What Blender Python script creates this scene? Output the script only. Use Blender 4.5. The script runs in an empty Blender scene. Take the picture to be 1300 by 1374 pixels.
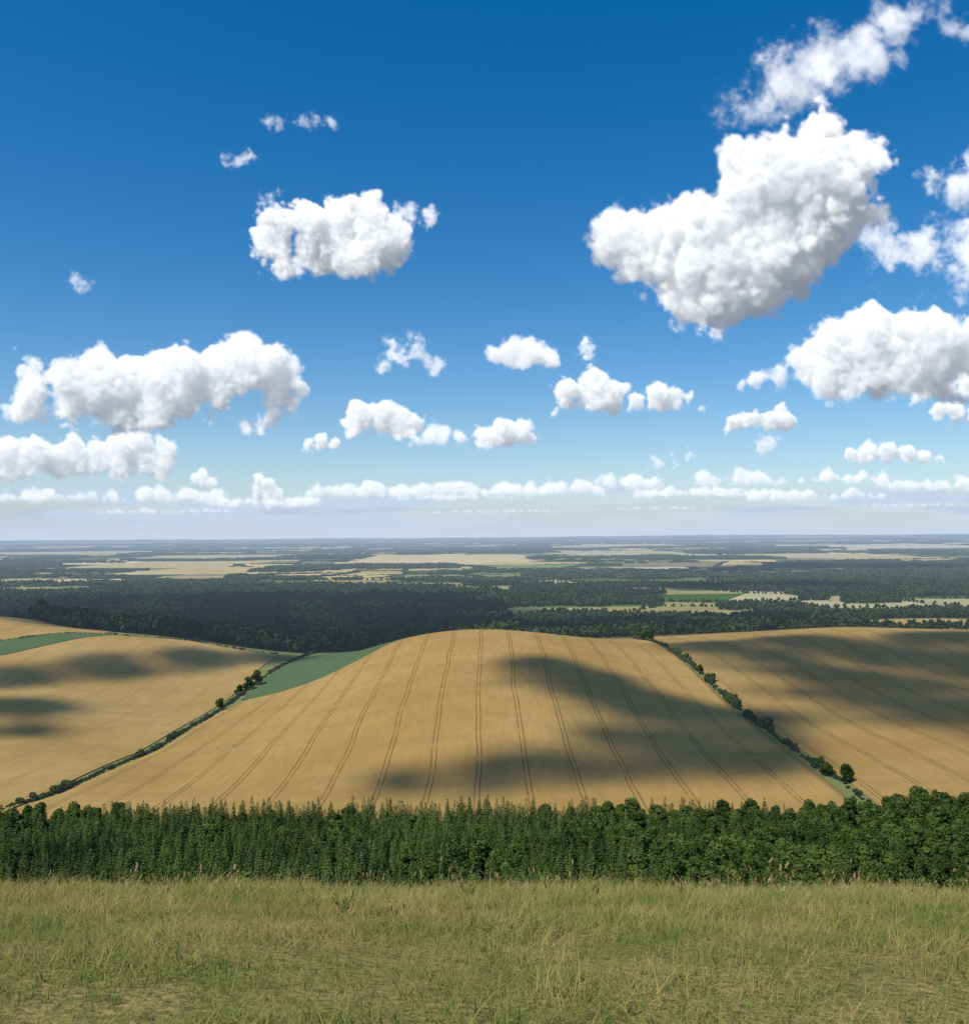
import bpy, math, numpy as np
from mathutils import Vector
rng=np.random.default_rng(11)
scene=bpy.context.scene
F=1197.0
# ------------------------------------------------------------------ noise
def _hash(ix,iy,seed):
    n=(ix.astype(np.int64)*374761393+iy.astype(np.int64)*668265263+seed*982451653)&0xffffffff
    n=((n^(n>>13))*1274126177)&0xffffffff
    n=n^(n>>16)
    return (n&0xffff)/65535.0
def vnoise(x,y,seed=0):
    x=np.asarray(x,float);y=np.asarray(y,float)
    ix=np.floor(x);iy=np.floor(y);fx=x-ix;fy=y-iy
    fx=fx*fx*(3-2*fx);fy=fy*fy*(3-2*fy)
    a=_hash(ix,iy,seed);b=_hash(ix+1,iy,seed);c=_hash(ix,iy+1,seed);d=_hash(ix+1,iy+1,seed)
    return a+(b-a)*fx+(c-a)*fy+(a-b-c+d)*fx*fy
def fbm(x,y,seed=0,o=4):
    s=0;a=.5;t=0
    for i in range(o):
        s=s+a*vnoise(x*2**i,y*2**i,seed+i*7);t+=a;a*=.5
    return s/t
def sst(a,b,x):
    t=np.clip((x-a)/(b-a),0,1);return t*t*(3-2*t)
# ------------------------------------------------------------------ terrain height
hy=np.array([-3000,-400,-60,-10,0,3,6,9,12,15,20,40,80,120,170,260,350,430,600],float)
hz=np.array([-30,-6,-1,-1.4,-1.62,-1.78,-2.62,-3.68,-4.86,-6.3,-9.0,-19.5,-40,-60,-81,-101,-117,-124,-130],float)
hm=np.gradient(hz,hy)
def hill(y):
    y=np.clip(y,hy[0],hy[-1]);i=np.clip(np.searchsorted(hy,y)-1,0,len(hy)-2)
    h=hy[i+1]-hy[i];t=(y-hy[i])/h
    return (2*t**3-3*t**2+1)*hz[i]+(t**3-2*t**2+t)*h*hm[i]+(-2*t**3+3*t**2)*hz[i+1]+(t**3-t**2)*h*hm[i+1]
C=np.array([(-16,430,-123.9),(-16,485,-113.5),(-16,545,-104.7),(-16,640,-96.2),(-18,710,-89.5),(-20,780,-84.7),(-20,860,-91),(-20,950,-112),
(167,430,-117),(167,597,-115),(167,689,-107.5),(167,784,-103.8),(167,930,-109),(-208,430,-122.9),(-205,545,-131),(-205,682,-133),(-205,767,-131),(-184,880,-122),
(-282,520,-121.6),(-337,620,-119),(-407,750,-112.8),(-376,900,-97.7),(-301,900,-105),(-194,940,-122),(-461,850,-97.3),(-416,890,-93.5),(-532,980,-85),(-440,980,-99),
(-108,760,-104.8),(-136,740,-118),(-87,800,-95.5),(-155,530,-124),(-134,640,-121.5),(-86,690,-104),(-71,500,-117),(70,490,-114.6),(114,680,-102),(71,770,-90.5),(102,490,-114.8),(119,570,-109.8),
(217,400,-114),(260,480,-112.5),(309,570,-110),(380,700,-105),(188,500,-117),(263,700,-105),(225,900,-104.5),(361,900,-94),(461,850,-93),(361,1000,-108),(480,980,-110),
(-400,350,-117),(-200,350,-117),(0,350,-117),(200,350,-117),(400,350,-116),(-400,430,-122),(400,430,-113),(560,700,-100),(600,850,-92),(590,1250,-123),(500,1150,-122),(650,1400,-130),
(-205,1000,-128),(-50,1120,-132),(-500,1400,-134),(0,1400,-138),(300,1300,-132),(-900,1400,-134),(-900,900,-100),(900,900,-100),(900,400,-115),(-900,400,-120),(-560,700,-110),(-700,1100,-105),(-460,1150,-122)],float)
def _phi(r2): return .5*r2*np.log(r2+1e-9)
Sx=500.
def _K(x,y):
    return _phi(((x[:,None]-C[None,:,0])/Sx)**2+((y[:,None]-C[None,:,1])/Sx)**2)
n=len(C);A=np.zeros((n+3,n+3));A[:n,:n]=_K(C[:,0],C[:,1])+np.eye(n)*2e-3
A[:n,n]=1;A[:n,n+1]=C[:,0]/Sx;A[:n,n+2]=C[:,1]/Sx;A[n:,:n]=A[:n,n:].T
W=np.linalg.solve(A,np.r_[C[:,2],0,0,0])
def tps(x,y):
    out=np.empty(x.shape)
    for s in range(0,len(x),40000):
        xx=x[s:s+40000];yy=y[s:s+40000]
        out[s:s+40000]=_K(xx,yy)@W[:n]+W[n]+W[n+1]*xx/Sx+W[n+2]*yy/Sx
    return out
def plain(x,y):
    z=-139+16*(fbm(x/2300,y/1700,3,3)-.5)
    z=z+sst(4500,9000,y)*30*(fbm(x/1900,y/1300,13,3)-.4)
    z=z+sst(9000,26000,y)*(150*fbm(x/9000,y/5000,9,4)-30)
    z=z+sst(5000,16000,y)*sst(-2000,9000,x)*45
    return z
def H(x,y):
    x=np.atleast_1d(np.asarray(x,float));y=np.atleast_1d(np.asarray(y,float))
    sh=x.shape;x=x.ravel();y=y.ravel()
    z=hill(y)
    z=z-.014*np.clip(x,-20,20)*sst(0,8,y)+.14*(fbm(x/1.6,y/1.6,5,3)-.5)*sst(200,20,np.abs(y))
    z=z+2.5*(fbm(x/60,y/60,6,3)-.5)*sst(25,90,y)*(1-sst(330,420,y))
    m=y>325
    if m.any():
        xx=x[m];yy=y[m];P=plain(xx,yy);M=P.copy()
        k=(np.abs(xx)<1000)&(yy<1700)
        if k.any():
            w=(1-sst(600,1000,np.abs(xx[k])))*(1-sst(1350,1700,yy[k]))
            M[k]=P[k]+(tps(xx[k],yy[k])-P[k])*w
        z[m]=z[m]+(M-z[m])*sst(330,420,yy)
    return z.reshape(sh)
# ------------------------------------------------------------------ mesh helpers
def mesh_from(name,V,Fc,mats=(),smooth=False):
    V=np.asarray(V,np.float32);Fc=np.asarray(Fc,np.int32)
    me=bpy.data.meshes.new(name);k=Fc.shape[1]
    me.vertices.add(len(V));me.vertices.foreach_set('co',V.ravel())
    me.loops.add(Fc.size);me.loops.foreach_set('vertex_index',Fc.ravel())
    me.polygons.add(len(Fc));me.polygons.foreach_set('loop_start',np.arange(0,Fc.size,k,dtype=np.int32))
    if smooth: me.polygons.foreach_set('use_smooth',np.ones(len(Fc),bool))
    me.update(calc_edges=True);me.validate()
    for m in mats: me.materials.append(m)
    return me
def link(name,me,parent=None):
    ob=bpy.data.objects.new(name,me);scene.collection.objects.link(ob)
    if parent: ob.parent=parent
    return ob
def grid_faces(nr,nc):
    i=np.arange(nr-1)[:,None]*nc+np.arange(nc-1)[None,:]
    return np.stack([i,i+1,i+1+nc,i+nc],-1).reshape(-1,4)
# ------------------------------------------------------------------ material helpers
def newmat(name):
    m=bpy.data.materials.new(name);m.use_nodes=True;nt=m.node_tree;nt.nodes.clear();return m,nt
class N:
    def __init__(s,nt): s.nt=nt
    def a(s,t,**k):
        nd=s.nt.nodes.new(t)
        for q,v in k.items(): setattr(nd,q,v)
        return nd
    def l(s,a,b): s.nt.links.new(a,b)
    def put(s,sock,v):
        if isinstance(v,bpy.types.NodeSocket): s.l(v,sock)
        else: sock.default_value=v
    def math(s,op,a,b=0.,c=None,clamp=False):
        nd=s.a('ShaderNodeMath',operation=op,use_clamp=clamp);s.put(nd.inputs[0],a);s.put(nd.inputs[1],b)
        if c is not None: s.put(nd.inputs[2],c)
        return nd.outputs[0]
    def noise(s,vec,scale,detail=4,rough=.55,dist=0.):
        nd=s.a('ShaderNodeTexNoise');s.l(vec,nd.inputs['Vector']);nd.inputs['Scale'].default_value=scale
        nd.inputs['Detail'].default_value=detail;nd.inputs['Roughness'].default_value=rough;nd.inputs['Distortion'].default_value=dist
        return nd.outputs['Fac']
    def mixc(s,f,a,b,mode='MIX'):
        nd=s.a('ShaderNodeMix',data_type='RGBA',blend_type=mode);s.put(nd.inputs[0],f)
        s.put(nd.inputs[6],a if isinstance(a,bpy.types.NodeSocket) else (*a,1));s.put(nd.inputs[7],b if isinstance(b,bpy.types.NodeSocket) else (*b,1))
        return nd.outputs[2]
    def step(s,v,lo,hi):
        nd=s.a('ShaderNodeMapRange',interpolation_type='SMOOTHSTEP');s.put(nd.inputs[0],v);s.put(nd.inputs[1],lo);s.put(nd.inputs[2],hi)
        return nd.outputs[0]
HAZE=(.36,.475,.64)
def finish(g,shader,L=12500,p=1.15,col=HAZE,hazy=True):  # aerial haze painted into the material: emission mixed in by distance from origin
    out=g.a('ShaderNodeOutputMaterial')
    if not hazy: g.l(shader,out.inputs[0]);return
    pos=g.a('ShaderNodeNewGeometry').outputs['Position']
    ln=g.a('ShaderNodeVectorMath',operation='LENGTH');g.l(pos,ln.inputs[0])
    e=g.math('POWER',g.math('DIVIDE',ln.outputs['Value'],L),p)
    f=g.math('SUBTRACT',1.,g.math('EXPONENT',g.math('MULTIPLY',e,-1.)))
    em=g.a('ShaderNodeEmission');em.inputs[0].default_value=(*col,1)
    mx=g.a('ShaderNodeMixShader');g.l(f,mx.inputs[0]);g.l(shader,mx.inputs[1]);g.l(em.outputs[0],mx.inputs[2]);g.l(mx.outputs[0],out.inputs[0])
def diff(g,col,rough=1.,normal=None):
    d=g.a('ShaderNodeBsdfDiffuse');g.put(d.inputs[0],col if isinstance(col,bpy.types.NodeSocket) else (*col,1));
    if normal is not None: g.l(normal,d.inputs['Normal'])
    return d.outputs[0]
def pos_of(g): return g.a('ShaderNodeNewGeometry').outputs['Position']
def nolight(m):
    try: m.cycles.emission_sampling='NONE'
    except Exception: pass
    return m
# ground
def mat_ground():
    m,nt=newmat('hill_grass_ground');g=N(nt);p=pos_of(g)
    c=g.mixc(g.step(g.noise(p,1.3,6),.35,.65),(.19,.19,.055),(.33,.25,.10))
    c=g.mixc(g.step(g.noise(p,22,4),.4,.7),c,(.14,.13,.045))
    far=g.mixc(g.noise(p,.01,5),(.12,.15,.045),(.22,.2,.08))
    ln=g.a('ShaderNodeVectorMath',operation='LENGTH');g.l(p,ln.inputs[0])
    c=g.mixc(g.step(ln.outputs['Value'],40.,140.),c,far)
    b=g.a('ShaderNodeBump');b.inputs['Distance'].default_value=.05;g.l(g.noise(p,18,5),b.inputs['Height'])
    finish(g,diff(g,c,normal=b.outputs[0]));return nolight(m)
def mat_wheat(name,spacing=24.,off=-4.,base=(.355,.218,.064),alt=(.415,.270,.090),strength=.66):
    m,nt=newmat(name);g=N(nt);p=pos_of(g)
    big=g.noise(p,.012,4,.6);mp=g.a('ShaderNodeMapping');g.l(p,mp.inputs[0]);mp.inputs['Scale'].default_value=(1,.12,0)
    streak=g.noise(mp.outputs[0],.35,4,.6)
    c=g.mixc(g.step(big,.35,.65),base,alt)
    c=g.mixc(g.math('MULTIPLY',g.step(streak,.35,.7),.35),c,tuple(v*.72 for v in base))
    mp2=g.a('ShaderNodeMapping');g.l(p,mp2.inputs[0]);mp2.inputs['Scale'].default_value=(.25,1,0)
    c=g.mixc(g.math('MULTIPLY',g.step(g.noise(mp2.outputs[0],.6,4,.7),.45,.75),.28),c,(.25,.155,.045))
    c=g.mixc(g.math('MULTIPLY',g.step(g.noise(mp2.outputs[0],.05,5,.65),.45,.7),.4),c,(.27,.185,.058))
    c=g.mixc(g.math('MULTIPLY',g.step(g.noise(p,.03,5,.7),.5,.75),.42),c,(.26,.185,.058))
    sp=g.a('ShaderNodeSeparateXYZ');g.l(p,sp.inputs[0])
    wob=g.math('MULTIPLY',g.math('SUBTRACT',g.noise(p,.006,2),.5),10.)
    xx=g.math('ADD',g.math('ADD',sp.outputs[0],-off),wob)
    md=g.math('ABSOLUTE',g.math('SUBTRACT',g.math('FLOORED_MODULO',g.math('ADD',xx,spacing/2),spacing),spacing/2))
    d=g.math('ABSOLUTE',g.math('SUBTRACT',md,1.15))
    ln=g.math('SUBTRACT',1.,g.step(d,.22,.62))
    brk=g.step(g.noise(p,.09,4),.25,.5)
    c=g.mixc(g.math('MULTIPLY',g.math('MULTIPLY',ln,strength),brk),c,(.11,.08,.022))
    b=g.a('ShaderNodeBump');b.inputs['Distance'].default_value=.25;g.l(g.noise(p,1.5,5,.7),b.inputs['Height'])
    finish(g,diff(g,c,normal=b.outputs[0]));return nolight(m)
def mat_green():
    m,nt=newmat('green_crop');g=N(nt);p=pos_of(g)
    c=g.mixc(g.noise(p,.03,4),(.060,.105,.042),(.090,.140,.056))
    c=g.mixc(g.math('MULTIPLY',g.step(g.noise(p,.25,5),.5,.75),.5),c,(.14,.16,.07))
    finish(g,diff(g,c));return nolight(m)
def mat_attr(name):
    m,nt=newmat(name);g=N(nt);p=pos_of(g)
    at=g.a('ShaderNodeAttribute',attribute_name='fcol')
    c=g.mixc(g.step(g.noise(p,.012,5,.65),.3,.75),at.outputs['Color'],(.7,.7,.7),'MULTIPLY')
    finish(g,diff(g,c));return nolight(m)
def mat_leaf(name,c0,c1,c2,sc=.35,trans=.25,hz=True):
    m,nt=newmat(name);g=N(nt);p=pos_of(g)
    oi=g.a('ShaderNodeObjectInfo').outputs['Random']
    c=g.mixc(oi,c0,c1)
    c=g.mixc(g.step(g.noise(p,sc,2,.6),.42,.68),c,c2)
    c=g.mixc(g.step(g.noise(p,.022,3,.6),.40,.68),c,g.mixc(1.,c,(.60,.62,.62),'MULTIPLY'))
    d=diff(g,c)
    if trans>0:
        t=g.a('ShaderNodeBsdfTranslucent');g.l(c,t.inputs[0])
        mx=g.a('ShaderNodeMixShader');mx.inputs[0].default_value=trans;g.l(d,mx.inputs[1]);g.l(t.outputs[0],mx.inputs[2]);d=mx.outputs[0]
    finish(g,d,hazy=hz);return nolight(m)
def mat_plain(name,c,hz=True):
    m,nt=newmat(name);g=N(nt);p=pos_of(g)
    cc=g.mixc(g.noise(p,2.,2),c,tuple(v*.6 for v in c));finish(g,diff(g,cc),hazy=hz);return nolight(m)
M_ground=mat_ground();M_wheat=mat_wheat('ripe_wheat')
M_wheat2=mat_wheat('ripe_barley',24.,8.,(.330,.202,.060),(.375,.245,.083),.7)
M_wheat3=mat_wheat('pale_wheat',24.,0.,(.37,.235,.076),(.42,.285,.105),.25)
M_green=mat_green();M_farm=mat_attr('farmland')
M_con=mat_leaf('conifer_needles',(.022,.050,.014),(.080,.115,.030),(.105,.140,.038),.22,0,False)
M_brd=mat_leaf('broadleaf_foliage',(.032,.070,.016),(.105,.145,.034),(.12,.165,.042),.3,.15,False)
M_far=mat_leaf('woodland_foliage',(.024,.047,.015),(.066,.100,.030),(.078,.112,.034),.03,0)
M_hedge=mat_leaf('hedge_foliage',(.035,.062,.016),(.07,.10,.028),(.09,.12,.04),.6,0)
M_bark=mat_plain('bark',(.10,.075,.05))
M_core=mat_plain('shaded_inner_foliage',(.010,.018,.007))  # dark core blocks see-through; inner crown shade is put into its colour
# ------------------------------------------------------------------ camera
cam=bpy.data.cameras.new('camera');co=bpy.data.objects.new('camera',cam);scene.collection.objects.link(co)
cam.sensor_fit='VERTICAL';cam.sensor_height=36;cam.lens=F/1374*36;cam.shift_y=33/1374
cam.clip_start=.1;cam.clip_end=300000
co.rotation_euler=(math.radians(90),math.radians(0.35),0);co.location=(0,0,0)
scene.camera=co
# ------------------------------------------------------------------ terrain
def geo(a,b,s0,s1):
    out=[a];
    while out[-1]<b:
        t=(out[-1]-a)/(b-a);out.append(out[-1]+s0*(s1/s0)**t)
    out[-1]=b;return out[1:]
xs=[0]+geo(0,12,.25,.4)+geo(12,120,.5,8)+geo(120,900,8,11)+geo(900,5000,15,150)+geo(5000,60000,200,2500)
xs=np.r_[-np.array(xs[1:])[::-1],xs]
ys=list(np.arange(-3000,-100,200))+list(np.arange(-100,-4,8))+list(np.arange(-4,20,.25))+[20]+geo(20,100,1,5)+geo(100,450,5,7)+geo(450,1400,7,9)+geo(1400,5000,12,100)+geo(5000,62000,120,1500)
ys=np.array(ys)
X,Y=np.meshgrid(xs,ys);Z=H(X,Y)
D=np.hypot(X,Y);Z=Z-sst(1150,1600,Y)*(1+D/1000*1.5)
me=mesh_from('ground',np.stack([X,Y,Z],-1).reshape(-1,3),grid_faces(*X.shape),[M_ground],True);link('ground',me)
# ------------------------------------------------------------------ near fields
def field(name,P0,P1,lo,hi,mat,along='y',step=4.,up=.6,nn=None):
    s=np.arange(P0,P1+.1,step);L=np.interp(s,*zip(*lo));R=np.interp(s,*zip(*hi))
    nn=nn or int(max(R-L)/step)+2;t=np.linspace(0,1,nn)
    G=L[:,None]+(R-L)[:,None]*t[None,:];Sg=np.repeat(s[:,None],nn,1)
    X,Y=(G,Sg) if along=='y' else (Sg,G)
    Zt=H(X,Y)+up
    V=np.stack([X,Y,Zt],-1)
    V0=V[:, :1].copy();V1=V[:,-1:].copy();V0[...,2]-=up+.3;V1[...,2]-=up+.3
    V=np.concatenate([V0,V,V1],1)
    F_=grid_faces(V.shape[0],V.shape[1])
    if along!='y': F_=F_[:,::-1]
    return link(name,mesh_from(name,V.reshape(-1,3),F_,[mat],True))
cl=[(340,-222),(430,-204),(545,-201),(682,-201),(725,-192),(735,-158),(745,-131),(762,-106),(790,-86),(830,-58),(900,-30),(960,-10)]
field('wheat_field',340,960,cl,[(340,160),(600,163),(960,163)],M_wheat,step=4.)
field('barley_field',340,1010,[(340,171),(1010,171)],[(340,800),(1010,800)],M_wheat2,step=5.)
field('stubble_field',-900,-209,[(-900,340),(-209,340)],[(-900,740),(-600,765),(-434,800),(-374,903),(-301,915),(-209,915)],M_wheat3,'x',4.)
field('green_crop_field',727,940,[(727,-199),(767,-202),(880,-186),(940,-160)],[(a,max(b-2,-199) if a<727.5 else b-2) for a,b in [(727,-191)]+cl[5:]],M_green,step=3.)
field('green_crop_field',-900,-376,[(-900,745),(-600,769),(-434,804),(-376,903)],[(-900,800),(-600,825),(-461,850),(-416,888),(-376,905)],M_green,'x',3.)
field('stubble_field',-900,-385,[(-900,806),(-600,831),(-461,856),(-416,894),(-385,910)],[(-900,1010),(-500,1000),(-450,960),(-385,930)],M_wheat3,'x',4.)
# ------------------------------------------------------------------ farmland (distant)
CLEAR=[(-800,280,4800,6800,(.60,.47,.24)),(480,760,1120,1330,(.44,.31,.12)),(-1500,-1000,3600,4400,(.50,.38,.17)),(-1250,-1050,2300,2650,(.17,.22,.08)),
(-2100,-1250,4300,5500,(.50,.40,.18)),(600,1500,6200,8000,(.48,.40,.22)),(3400,5200,8200,11000,(.62,.52,.33)),(-2600,-1500,6400,7400,(.5,.4,.2)),
(-30,60,2150,2400,(.28,.30,.12)),(720,850,1870,1980,(.36,.31,.14)),(-5200,-3300,8000,9500,(.5,.4,.2)),(1700,2600,5200,6100,(.5,.41,.21)),(-3600,-1700,11000,12500,(.5,.42,.24)),(800,2500,10500,12300,(.55,.46,.27))]
PAL=[((.54,.40,.17),.26),((.66,.54,.32),.15),((.44,.34,.15),.12),((.11,.17,.05),.16),((.18,.23,.08),.14),((.26,.23,.12),.09),((.06,.11,.03),.08)]
pc=np.array([p[0] for p in PAL]);pw=np.array([p[1] for p in PAL]);pw/=pw.sum()
edges=[];VV=[];FF=[];CC=[];vo=0
def ring(x0,x1,y0,y1,cx,cy,k):
    global vo
    nx=int((x1-x0)/cx)+1;ny=int((y1-y0)/cy)+1
    gx,gy=np.meshgrid(np.linspace(x0,x1,nx),np.linspace(y0,y1,ny))
    jx=rng.uniform(-.36,.36,gx.shape)*cx;jy=rng.uniform(-.36,.36,gx.shape)*cy
    jy[0]=0;jy[-1]=0;jx[:,0]=0;jx[:,-1]=0
    gx=gx+jx;gy=gy+jy
    t=np.linspace(0,1,k+1);u,v=np.meshgrid(t,t)
    for j in range(ny-1):
        for i in range(nx-1):
            ax,bx,ccx,dx=gx[j,i],gx[j,i+1],gx[j+1,i],gx[j+1,i+1]
            ay,by,ccy,dy=gy[j,i],gy[j,i+1],gy[j+1,i],gy[j+1,i+1]
            if abs(.25*(ax+bx+ccx+dx))>.75*max(ccy,dy)+900: continue
            px=(ax*(1-u)+bx*u)*(1-v)+(ccx*(1-u)+dx*u)*v
            py=(ay*(1-u)+by*u)*(1-v)+(ccy*(1-u)+dy*u)*v
            VV.append(np.stack([px,py],-1).reshape(-1,2));FF.append(grid_faces(k+1,k+1)+vo);vo+=(k+1)**2
            col=pc[rng.choice(len(pc),p=pw)]*rng.uniform(.85,1.12)
            if ay<2800: col=col*.62+np.array([.02,.05,.0])
            CC.append(np.repeat(col[None],k*k,0))
            edges.append((ax,ay,bx,by));edges.append((ax,ay,ccx,ccy))
ring(-3900,3900,1000,4000,270,210,8)
ring(-10500,10500,4000,12000,520,430,6)
ring(-42000,42000,12000,48000,1400,1100,4)
VV=np.concatenate(VV);FF=np.concatenate(FF);CC=np.concatenate(CC)
zz=H(VV[:,0],VV[:,1])+.25
fc=VV[FF].mean(1)
for (a,b,c,d,col) in CLEAR:
    mk=(fc[:,0]>a)&(fc[:,0]<b)&(fc[:,1]>c)&(fc[:,1]<d);CC[mk]=np.array(col)
me=mesh_from('farmland',np.c_[VV,zz],FF,[M_farm])
at=me.attributes.new('fcol','FLOAT_COLOR','FACE');at.data.foreach_set('color',np.c_[CC,np.ones(len(CC))].astype(np.float32).ravel())
link('farmland',me)
# ------------------------------------------------------------------ plant models
def rand_dirs(n,r=rng):
    v=r.normal(size=(n,3));return v/np.linalg.norm(v,axis=1,keepdims=True)
def leaf_quads(P,size,nrm=None,jit=.8,asp=1.):
    n=len(P);d=rand_dirs(n)
    nr=d if nrm is None else nrm+jit*d
    nr/=np.linalg.norm(nr,axis=1,keepdims=True)
    t=np.cross(nr,rand_dirs(n));t/=np.linalg.norm(t,axis=1,keepdims=True)+1e-9
    b=np.cross(nr,t);s=(np.asarray(size)*np.ones(n))[:,None]*.5
    V=np.stack([P-t*s-b*s*asp*.6,P+t*s*.8-b*s*asp,P+t*s+b*s*asp*.7,P-t*s*.7+b*s*asp],1).reshape(-1,3)
    return V,np.arange(4*n).reshape(-1,4)
def tube(p0,p1,r0,r1,k=6):
    p0=np.array(p0,float);p1=np.array(p1,float);d=p1-p0;d/=np.linalg.norm(d)
    a=np.cross(d,[.3,.9,.1]);a/=np.linalg.norm(a);b=np.cross(d,a);th=np.arange(k)*2*math.pi/k
    c=np.cos(th)[:,None]*a+np.sin(th)[:,None]*b
    V=np.r_[p0+c*r0,p1+c*r1];i=np.arange(k);j=(i+1)%k
    return V,np.stack([i,j,j+k,i+k],1)
def assemble(name,parts,mats):
    V=[];Fs=[];mi=[];o=0
    for (v,f,m) in parts:
        V.append(v);Fs.append(f+o);mi.append(np.full(len(f),m));o+=len(v)
    me=mesh_from(name,np.concatenate(V),np.concatenate(Fs),mats)
    me.polygons.foreach_set('material_index',np.concatenate(mi).astype(np.int32));me.update();return me
def broadleaf(name,h,w,nl,nq,qs,mat):
    parts=[]
    v,f=tube((0,0,-1),(0,0,h*.5),w*.04,w*.022);parts.append((v,f,1))
    cs=[]
    for i in range(nl):
        a=rng.uniform(0,6.28);q=i/max(nl-1,1);zc=h*(.32+.5*q);rr=w*.32*math.sqrt(rng.uniform(0.1,1))*(1.15-.75*q)
        c=np.array([rr*math.cos(a),rr*math.sin(a),zc]);R=w*rng.uniform(.17,.27);cs.append((c,R))
        v,f=tube((0,0,h*rng.uniform(.2,.4)),c,w*.016,w*.005,4);parts.append((v,f,1))
    cs.append((np.array([0,0,h*.55]),w*.28))
    tot=sum(R*R for _,R in cs)
    for c,R in cs:
        k=int(nq*R*R/tot);d=rand_dirs(k);rad=R*rng.uniform(.72,1.08,k)[:,None]
        P=c+d*rad*np.array([1,1,.85]);v,f=leaf_quads(P,rng.uniform(.7,1.3,k)*qs,d.copy(),.7);parts.append((v,f,0))
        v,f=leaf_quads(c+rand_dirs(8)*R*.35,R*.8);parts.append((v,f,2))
    return assemble(name,parts,[mat,M_bark,M_core])
def conifer(name,h,w,mat,qs=.48):
    parts=[];v,f=tube((0,0,-1),(0,0,h*.98),.16,.02,5);parts.append((v,f,1))
    lv=int(h*1.5);P=[];S=[];Nn=[]
    for i in range(lv):
        q=i/lv;z=h*(.12+.87*q);R=w*.5*(1-q)**.85*rng.uniform(.82,1.12)+.12
        nb=int(6+6*(1-q));a0=rng.uniform(0,6.28)
        for b in range(nb):
            a=a0+b*6.283/nb+rng.uniform(-.2,.2);Rb=R*rng.uniform(.7,1.25);m=max(2,int(Rb/.36))
            for s in range(m):
                t=(s+.6)/m
                if t<.35: continue
                P.append((Rb*t*math.cos(a),Rb*t*math.sin(a),z-.2*Rb*t*t+rng.uniform(-.15,.15)));S.append(qs*(1.15-.4*t)*rng.uniform(.8,1.35))
                Nn.append((.6*math.cos(a),.6*math.sin(a),1.))
    v,f=leaf_quads(np.array(P),np.array(S),np.array(Nn),.6);parts.append((v,f,0))
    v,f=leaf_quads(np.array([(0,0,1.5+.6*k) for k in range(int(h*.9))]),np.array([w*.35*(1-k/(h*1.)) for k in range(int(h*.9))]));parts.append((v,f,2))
    return assemble(name,parts,[mat,M_bark,M_core])
def bush(name,n,qs,mat):
    cs=[(np.array([rng.uniform(-.5,.5),rng.uniform(-.5,.5),rng.uniform(.35,.8)]),rng.uniform(.3,.5)) for _ in range(6)]
    parts=[]
    for c,R in cs:
        k=n//6;d=rand_dirs(k);P=c+d*R*rng.uniform(.7,1.1,k)[:,None];P[:,2]=np.abs(P[:,2]);v,f=leaf_quads(P,rng.uniform(.7,1.4,k)*qs,d.copy(),.8);parts.append((v,f,0))
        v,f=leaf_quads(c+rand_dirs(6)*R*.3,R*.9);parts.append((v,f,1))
    return assemble(name,parts,[mat,M_core])
def clump(name,mat,w=46,h=15):
    parts=[]
    for i in range(16):
        a=rng.uniform(0,6.28);r=w*.5*math.sqrt(rng.uniform(0,1));c=np.array([r*math.cos(a),r*math.sin(a),h*rng.uniform(.42,.62)]);R=h*rng.uniform(.32,.48)
        d=rand_dirs(20);d[:,2]=np.abs(d[:,2])*1.1-.15
        v,f=leaf_quads(c+d*R,rng.uniform(3.6,6.,20),d.copy(),.35);parts.append((v,f,0))
        v,f=leaf_quads(np.array([c*[1,1,.5]]),h*.7);parts.append((v,f,0))
    return assemble(name,parts,[mat])
def coll(name,meshes):
    c=bpy.data.collections.new(name)
    for i,m in enumerate(meshes):
        o=bpy.data.objects.new(m.name,m);c.objects.link(o)
    return c
def scatter(name,P,S,c,nvar,tilt=0.):
    n=len(P);me=bpy.data.meshes.new(name);me.vertices.add(n);me.vertices.foreach_set('co',np.asarray(P,np.float32).ravel())
    R=np.zeros((n,3),np.float32);R[:,2]=rng.uniform(0,6.283,n);R[:,:2]=rng.normal(0,tilt,(n,2)) if tilt else 0
    a=me.attributes.new('rot','FLOAT_VECTOR','POINT');a.data.foreach_set('vector',R.ravel())
    a=me.attributes.new('scl','FLOAT_VECTOR','POINT');a.data.foreach_set('vector',np.asarray(S,np.float32).ravel())
    a=me.attributes.new('idx','INT','POINT');a.data.foreach_set('value',rng.integers(0,nvar,n).astype(np.int32))
    ob=link(name,me)
    ng=bpy.data.node_groups.new(name,'GeometryNodeTree')
    ng.interface.new_socket('Geometry',in_out='INPUT',socket_type='NodeSocketGeometry');ng.interface.new_socket('Geometry',in_out='OUTPUT',socket_type='NodeSocketGeometry')
    nd=ng.nodes;gi=nd.new('NodeGroupInput');go=nd.new('NodeGroupOutput');ip=nd.new('GeometryNodeInstanceOnPoints');ci=nd.new('GeometryNodeCollectionInfo')
    ci.inputs['Collection'].default_value=c;ci.inputs['Separate Children'].default_value=True;ci.inputs['Reset Children'].default_value=True
    ip.inputs['Pick Instance'].default_value=True
    def na(nm,t):
        q=nd.new('GeometryNodeInputNamedAttribute');q.data_type=t;q.inputs['Name'].default_value=nm
        return [o for o in q.outputs if o.enabled and o.name=='Attribute'][0]
    L=ng.links.new
    L(gi.outputs[0],ip.inputs['Points']);L(ci.outputs[0],ip.inputs['Instance']);L(na('idx','INT'),ip.inputs['Instance Index'])
    L(na('rot','FLOAT_VECTOR'),ip.inputs['Rotation']);L(na('scl','FLOAT_VECTOR'),ip.inputs['Scale']);L(ip.outputs[0],go.inputs[0])
    md=ob.modifiers.new('scatter','NODES');md.node_group=ng
    return ob
def sc3(s,zz=None):
    s=np.asarray(s);z=s if zz is None else zz
    return np.stack([s,s,z],1)
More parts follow.
